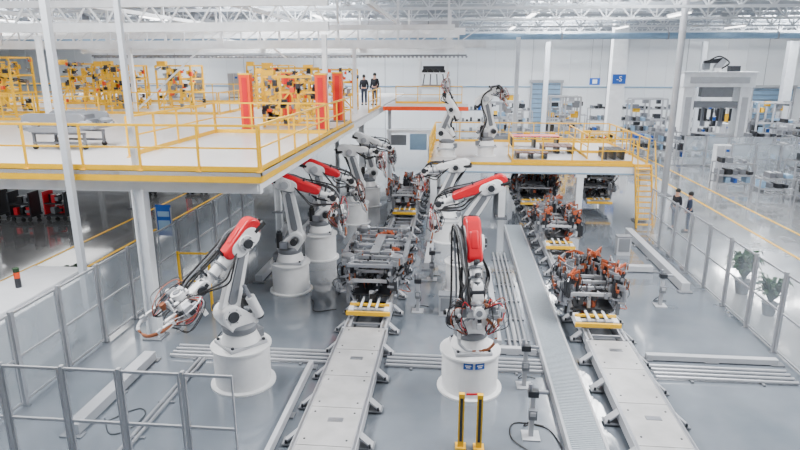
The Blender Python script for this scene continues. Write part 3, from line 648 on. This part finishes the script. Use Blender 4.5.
stand(1.65,12.3,0,'grey stand with dark electrode dressing head beside the walkway')
stand(-5.9,13.9,.6,'small grey stand with dressing head near the pipes')
stand(-1.0,16.3,0,'grey stand with dressing head beside the centre track')
stand(-.7,19.0,0,'grey stand with dressing head beside the centre track')
stand(6.2,17.4,0,'grey stand with dressing head near the orange fixture')
def cable(pts,r=.014,label='black cable looped loosely on the floor'):
    one('floor_cable',MB().tube(pts,r,BLACK,n=6),(0,0,0),label,'cable')
cable([(-7.0,10.2,.02),(-6.6,9.7,.02),(-6.3,9.9,.02),(-6.25,10.4,.02),(-6.5,10.6,.02),(-6.9,10.1,.02)])
cable([(1.5,9.9,.02),(1.2,10.3,.02),(1.3,10.8,.02),(1.9,10.7,.02),(2.1,10.2,.02),(2.1,9.8,.02)])
cable([(-3.4,16.2,.02),(-4.0,16.0,.02),(-4.2,16.7,.02),(-4.3,16.9,.02)])
one('junction_box',MB().box((0,0,.3),(.45,.35,.6),LGREY).box((0,-.18,.35),(.36,.02,.4),GREY).box((0,0,.62),(.49,.39,.04),GREY),(-.15,16.2,0),'small grey junction cabinet on the floor','junction box')
one('junction_box',MB().box((0,0,.35),(.5,.35,.7),LGREY).box((0,-.18,.4),(.4,.02,.5),GREY).box((0,0,.72),(.54,.39,.04),GREY),(6.4,22.5,0),'small grey junction cabinet near the orange fixtures','junction box')
e=thing('machine_enclosure',(-10.6,12.3,0),'long white machine enclosure beyond the guard fence','machine enclosure')
mk('body',MB().box((0,0,.85),(1.9,5,1.5),FRAMEW).box((0,0,.05),(1.8,4.8,.1),GREY).box((0,0,1.65),(1.5,4.4,.12),LGREY),e,bevel=.03)
mk('beacon',MB().cyl((0,.6,1.7),(0,.6,1.95),.07,DARK).cyl((0,.6,1.95),(0,.6,2.1),.07,ORG).cyl((0,.6,2.1),(0,.6,2.2),.07,GREEN),e)
e=thing('poster_stand',(-10.9,21,0),'blue notice board standing beyond the fence','notice board')
for x in(-.3,.3): mk('leg',MB().box((x,0,.9),(.05,.05,1.8),ALU),e)
mk('panel',MB().box((0,0,1.3),(.6,.03,1.2),BLUE).box((0,-.02,1.55),(.45,.01,.2),LBLUE).box((0,-.02,1.1),(.45,.01,.4),LBLUE),e)
for i,(x,y) in enumerate([(-21.5,25.5),(-19.8,25.3),(-18.3,25.6),(-23.0,26.5),(-14.5,32),(-12.6,33),(-17,31)]):
    r=random.Random(i+90)
    e=thing('parts_cart',(x,y,0),'black and red wheeled parts cart under the platform','cart',group='parts carts')
    mk('frame',MB().box((0,0,.25),(1.1,.8,.08),DARK).box((-.5,0,.8),(.06,.7,1.1),RED if i%2==0 else DARK).box((.5,0,.8),(.06,.7,1.1),DARK).box((0,0,.8),(1.0,.7,.05),DARK),e)
    b=MB()
    for k in range(12): b.box((r.uniform(-.35,.35),r.uniform(-.25,.25),r.choice((.45,1.0))),(r.uniform(.1,.3),r.uniform(.1,.3),r.uniform(.12,.4)),r.choice((DARK,BLACK,GREY,RED,STEEL)))
    mk('load',b,e)
    wheels(e,[(sx,sy,.1) for sx in(-.4,.4) for sy in(-.3,.3)],.1)
def plant(x,y,s,seed):
    r=random.Random(seed); e=thing('potted_palm',(x,y,0),'dark green potted palm standing outside the fence','plant')
    mk('pot',MB().lathe([(.16*s,0),(.24*s,.4*s),(.26*s,.42*s),(.2*s,.42*s)],GREY,n=20),e)
    b=MB()
    for k in range(80):
        a=r.uniform(0,6.28); L=r.uniform(.4,.8)*s; h=r.uniform(.4,.95)*s; d=V((math.cos(a),math.sin(a),0)); q=V((-d.y,d.x,0))
        pts=[V((0,0,.4*s))+d*L*t*.8+V((0,0,h*math.sin(t*2.2))) for t in (0,.3,.6,.85,1)]
        vs=[];
        for i,p in enumerate(pts): wd=(.02,.06,.06,.04,.005)[i]*s; vs+=[p-q*wd,p+q*wd]
        b.add(vs,[(2*i,2*i+1,2*i+3,2*i+2) for i in range(4)],GREEN)
    mk('foliage',b,e,kind='stuff')
plant(9.1,18.7,1.05,1); plant(9.1,17.0,.9,2); plant(-11.2,15.8,.95,3)
# ------------------------------------------------------------------ right hall machinery
e=thing('gantry_press',(21.0,52.6,0),'white portal machine with robot mounted on top','gantry machine')
for sx in(-2.2,2.2): mk('leg',MB().box((sx,0,2.7),(.9,1.4,5.4),FRAMEW).box((sx,0,.1),(1.3,1.8,.2),GREY).box((sx,-.72,2.8),(.5,.04,3.2),LGREY),e,bevel=.04)
mk('crossbeam',MB().box((0,0,5.75),(5.6,1.7,1.1),FRAMEW).box((0,-.88,5.75),(4.6,.04,.5),LGREY).box((0,0,6.35),(5.8,1.9,.1),FRAMEW),e,bevel=.04)
b=MB().box((0,-.2,3.8),(3.4,.9,.5),GREY).box((-.7,-.2,2.8),(.3,.3,1.6),STEEL).box((.7,-.2,2.8),(.3,.3,1.6),STEEL).box((0,0,1.0),(3,1.2,.8),LGREY).box((0,-.3,4.8),(2.4,.8,.8),GREY)
for k in range(6): b.cyl((-1.2+k*.48,-.7,3.5),(-1.2+k*.48,-.7,2.5),.1,DARK)
mk('tool_head',b,e)
b=MB().cyl((0,0,6.4),(0,0,6.7),.35,WHITE).link((0,0,6.75),(.4,0,7.3),.26,.2,(0,1,0),.4,LGREY).link((.4,0,7.3),(-1.0,0,7.15),.2,.12,(0,1,0),.3,DARK).tube([(.2,-.2,6.6),(.8,-.2,7.1),(0,-.2,7.6),(-.9,-.2,7.2)],.06,BLACK).box((-.9,0,6.8),(.5,.4,.5),GREY).box((1.3,0,6.6),(.8,.6,.5),DARK)
mk('robot_arm',b,e)
def rack(x,y,L,W,H_,seed,rz=0):
    r=random.Random(seed); e=thing('material_rack',(x,y,0),'light metal rack loaded with boxes and grey parts','rack',rz,'material racks')
    b=MB()
    for sx in(-L/2,L/2):
        for sy in(-W/2,W/2): b.box((sx,sy,H_/2),(.07,.07,H_),ALU)
    for z in(.35,H_*.55,H_): 
        b.box((0,-W/2,z),(L,.06,.07),ALU).box((0,W/2,z),(L,.06,.07),ALU)
        for k in range(6): b.box((-L/2+(k+.5)*L/6,0,z),(.06,W,.04),ALU)
    mk('frame',b,e)
    b=MB()
    for z in(.35,H_*.55,H_):
        for k in range(int(L/.4)):
            if r.random()<.85: h=r.uniform(.15,.45); b.box((-L/2+.25+k*.4,r.uniform(-.1,.1),z+.03+h/2),(r.uniform(.15,.33),W*.7,h),r.choice((LGREY,LBLUE,GREY,DARK,STEEL,BLUE,GREY,DARK)))
    mk('load',b,e,kind='stuff')
for i,(x,y,L,W,H_,rz) in enumerate([(19.5,33,2.6,1.2,1.2,0),(23,34.4,3,1.2,1.3,0),(21.5,37.7,3,1.2,1.4,0),(25.6,37.6,3,1.2,1.4,0),(18.2,29.2,2.2,1.0,1.1,.2),(27.5,42,3,1.2,1.6,0),(17.5,46,3,1.2,1.6,0),(13.6,47,2.4,1.2,1.6,0),(30,48,3,1.4,2,0),(10.6,58.4,3,1.2,2.4,0),(15.5,64,4,1.4,2.6,0),(20,64,4,1.4,2.6,0),(25,64,4,1.4,2.6,0),(30.5,64,4,1.4,2.4,0),(36.5,64,3,1.4,2.2,0),(16.6,57,2.5,1.2,2.0,0),(6,62,3,1.2,2.5,0),(1.5,62,3,1.2,2.5,0),(28.5,54,2.5,1.2,2.2,0),(16,36,2,1,1.5,0),(30,37,3,1.2,1.8,0),(33,42,3,1.2,1.8,0),(22.6,46.6,3,1.2,1.8,0),(26.8,47,3,1.2,1.6,0),(33,53,3,1.3,2.2,0),(22,31,2.6,1.1,1.2,0),(26.5,32,2.6,1.1,1.5,0),(16.5,50,2.4,1.1,1.8,0),(22.5,42,3,1.2,1.5,0),(26,50.5,2.5,1.2,2,0),(37,49,3,1.2,2.2,0),(19.5,26.6,2,1,1.0,0),(23,28,2.4,1.1,1.3,0),(16.8,33,1.8,1,1.2,0),(30,34,2.6,1.2,1.6,0)]):
    rack(x,y,L,W,H_,i,rz)
def machine(x,y,seed):
    r=random.Random(seed); e=thing('processing_machine',(x,y,0),'grey steel processing machine with frames and panels','machine',group='hall machines')
    H_=r.uniform(2.8,4.4); L=r.uniform(2.4,3.4)
    b=MB().box((0,0,.3),(L,1.6,.6),GREY)
    for sx in(-L/2,0,L/2):
        for sy in(-.7,.7): b.box((sx,sy,H_/2),(.14,.14,H_),LGREY)
    for z in (H_*.5,H_): b.box((0,-.7,z),(L,.14,.14),LGREY).box((0,.7,z),(L,.14,.14),LGREY)
    mk('frame',b,e)
    b=MB()
    for k in range(20): b.box((r.uniform(-L/2,L/2),r.uniform(-.6,.5),r.uniform(.8,H_)),(r.uniform(.2,.8),.4,r.uniform(.15,.6)),r.choice((DARK,LGREY,LBLUE,GREY,YEL,STEEL,DARK)))
    mk('equipment',b,e,kind='stuff')
for i,(x,y) in enumerate([(28.5,58.6),(10.5,64.3),(9,52.6),(18.2,60.6),(34,46),(37,58),(4,57),(26,60.6),(31,50.6),(5.2,64.6)]): machine(x,y,50+i)
e=thing('work_table',(16.2,24.3,0),'grey steel table with pipe rails in the aisle','table')
mk('top',MB().box((0,0,.95),(2.2,1.6,.06),GREY),e)
b=MB()
for sx in(-1.05,1.05):
    for sy in(-.75,.75): b.box((sx,sy,.75),(.06,.06,1.5),ALU)
b.box((0,-.75,1.48),(2.1,.05,.05),ALU).box((0,.75,1.48),(2.1,.05,.05),ALU).box((-1.05,0,1.48),(.05,1.5,.05),ALU)
mk('frame',b,e)
for i,(x,y) in enumerate([(8.5,45),(11.5,49.6),(6.5,48),(6.5,42)]):
    fr,ac=yellow_jig(2.0,1.2,1.6,30+i); e=thing('jig_frame',(x,y,0),'yellow steel frame machine near the far wall','jig frame',0,'far yellow frames'); mk('frame',fr,e); mk('clamp',ac,e,kind='stuff')
# ------------------------------------------------------------------ people
def person(x,y,z,rz,label,cloth,h=1.72,seed=0):
    s=h/1.72; e=thing('person',(x,y,z),label,'person',rz)
    def skin(name,chain,rads,m,sub=2):
        me=bpy.data.meshes.new(name); me.from_pydata([V(c)*s for c in chain[0]],chain[1],[]); me.materials.append(m)
        o=bpy.data.objects.new(name,me); COL.objects.link(o); o.parent=e
        sk=o.modifiers.new('skin','SKIN')
        sv=me.skin_vertices[0].data
        for i,rr in enumerate(rads): sv[i].radius=(rr[0]*s,rr[1]*s)
        sv[0].use_root=True
        q=o.modifiers.new('sub','SUBSURF'); q.levels=sub; q.render_levels=sub
        sk.use_smooth_shade=True
        return o
    pts=[(0,0,.95),(0,0,1.18),(0,0,1.38),(0,0,1.48),(0,.01,1.56),(0,.01,1.66),
         (.09,0,.88),(.1,.01,.50),(.1,-.02,.09),(.11,.12,.03),(-.09,0,.88),(-.1,.03,.50),(-.1,.0,.09),(-.11,.14,.03),
         (.17,0,1.38),(.23,-.02,1.12),(.22,.1,.90),(.21,.16,.82),(-.17,0,1.38),(-.23,-.02,1.12),(-.21,.1,.92),(-.2,.17,.84)]
    ed=[(0,1),(1,2),(2,3),(3,4),(4,5),(0,6),(6,7),(7,8),(8,9),(0,10),(10,11),(11,12),(12,13),(2,14),(14,15),(15,16),(16,17),(2,18),(18,19),(19,20),(20,21)]
    rd=[(.14,.1),(.13,.09),(.14,.09),(.055,.055),(.085,.095),(.075,.085),(.085,.085),(.06,.06),(.042,.042),(.045,.03),(.085,.085),(.06,.06),(.042,.042),(.045,.03),(.06,.055),(.045,.045),(.035,.035),(.03,.02),(.06,.055),(.045,.045),(.035,.035),(.03,.02)]
    skin('body',(pts,ed),rd,SKIN)
    jp=[pts[0],pts[1],pts[2],(0,0,1.46),pts[14],pts[15],pts[16],pts[18],pts[19],pts[20]]
    skin('jacket',(jp,[(0,1),(1,2),(2,3),(2,4),(4,5),(5,6),(2,7),(7,8),(8,9)]),[(.165,.125),(.155,.115),(.16,.11),(.075,.07),(.075,.07),(.06,.06),(.048,.048),(.075,.07),(.06,.06),(.048,.048)],cloth)
    skin('trousers',([pts[0],pts[6],pts[7],(.1,-.02,.12),pts[10],pts[11],(-.1,0,.12)],[(0,1),(1,2),(2,3),(0,4),(4,5),(5,6)]),[(.15,.115),(.1,.1),(.075,.075),(.06,.06),(.1,.1),(.075,.075),(.06,.06)],CLOTH2)
    mk('hair',MB().ball((0,-.005,1.645*s),.105*s,HAIR,sz=(.9,1.05,1.0)),e)
    for sx,sy in((.11,.08),(-.11,.09)): mk('shoe',MB().box((sx*s,sy*s,.04*s),(.09,.26,.08),BLACK),e,bevel=.02)
    return e
for a in ((9.6,26.4,0,1.9,'person in dark work jacket standing outside the guard fence',CLOTH,1.8),(9.98,25.95,0,1.3,'person in navy work clothes watching the line beyond the fence',CLOTH2,1.76),
          (-5.8,38.0,DZ,.3,'person in dark clothes standing on the raised platform',CLOTH,1.85),(-5.15,38.2,DZ,2.8,'person in black clothes standing on the raised platform',CLOTH,1.95),
          (20.8,35.9,0,2.0,'person in dark clothes working beside the metal racks',CLOTH,1.72)):
    try: person(*a)
    except Exception as ex: print('person fail',ex)
# ------------------------------------------------------------------ lights
w=bpy.data.worlds.new('World'); bpy.context.scene.world=w; w.use_nodes=True
w.node_tree.nodes['Background'].inputs['Color'].default_value=(.86,.92,1,1); w.node_tree.nodes['Background'].inputs['Strength'].default_value=.5
def area(x,y,z,sx,sy,p,rot=(0,0,0),c=(1,1,.99)):
    l=bpy.data.lights.new('area_fill','AREA'); l.shape='RECTANGLE'; l.size=sx; l.size_y=sy; l.energy=p; l.color=c
    o=bpy.data.objects.new('area_fill',l); COL.objects.link(o); o.location=(x,y,z); o.rotation_euler=rot
for x in(-30,-10,8,28):
    for y in(12,34,55): area(x,y,12.8,4,10,4600 if y<50 else 7500)  # area lights added under the ceiling to light the hall, not roof openings
for x in(-13,-22):
    for y in (19.5,30): area(x,y,DZ-.65,3,6,190)  # extra fill added beneath the platform to lift its dark underside
# ------------------------------------------------------------------ camera
cam=bpy.data.cameras.new('camera'); cam.sensor_width=36; cam.lens=27.0; cam.clip_end=300
co=bpy.data.objects.new('camera',cam); COL.objects.link(co); co.location=(0,0,7)
co.rotation_euler=(math.radians(90-15.02),0,math.radians(5.33))
bpy.context.scene.camera=co
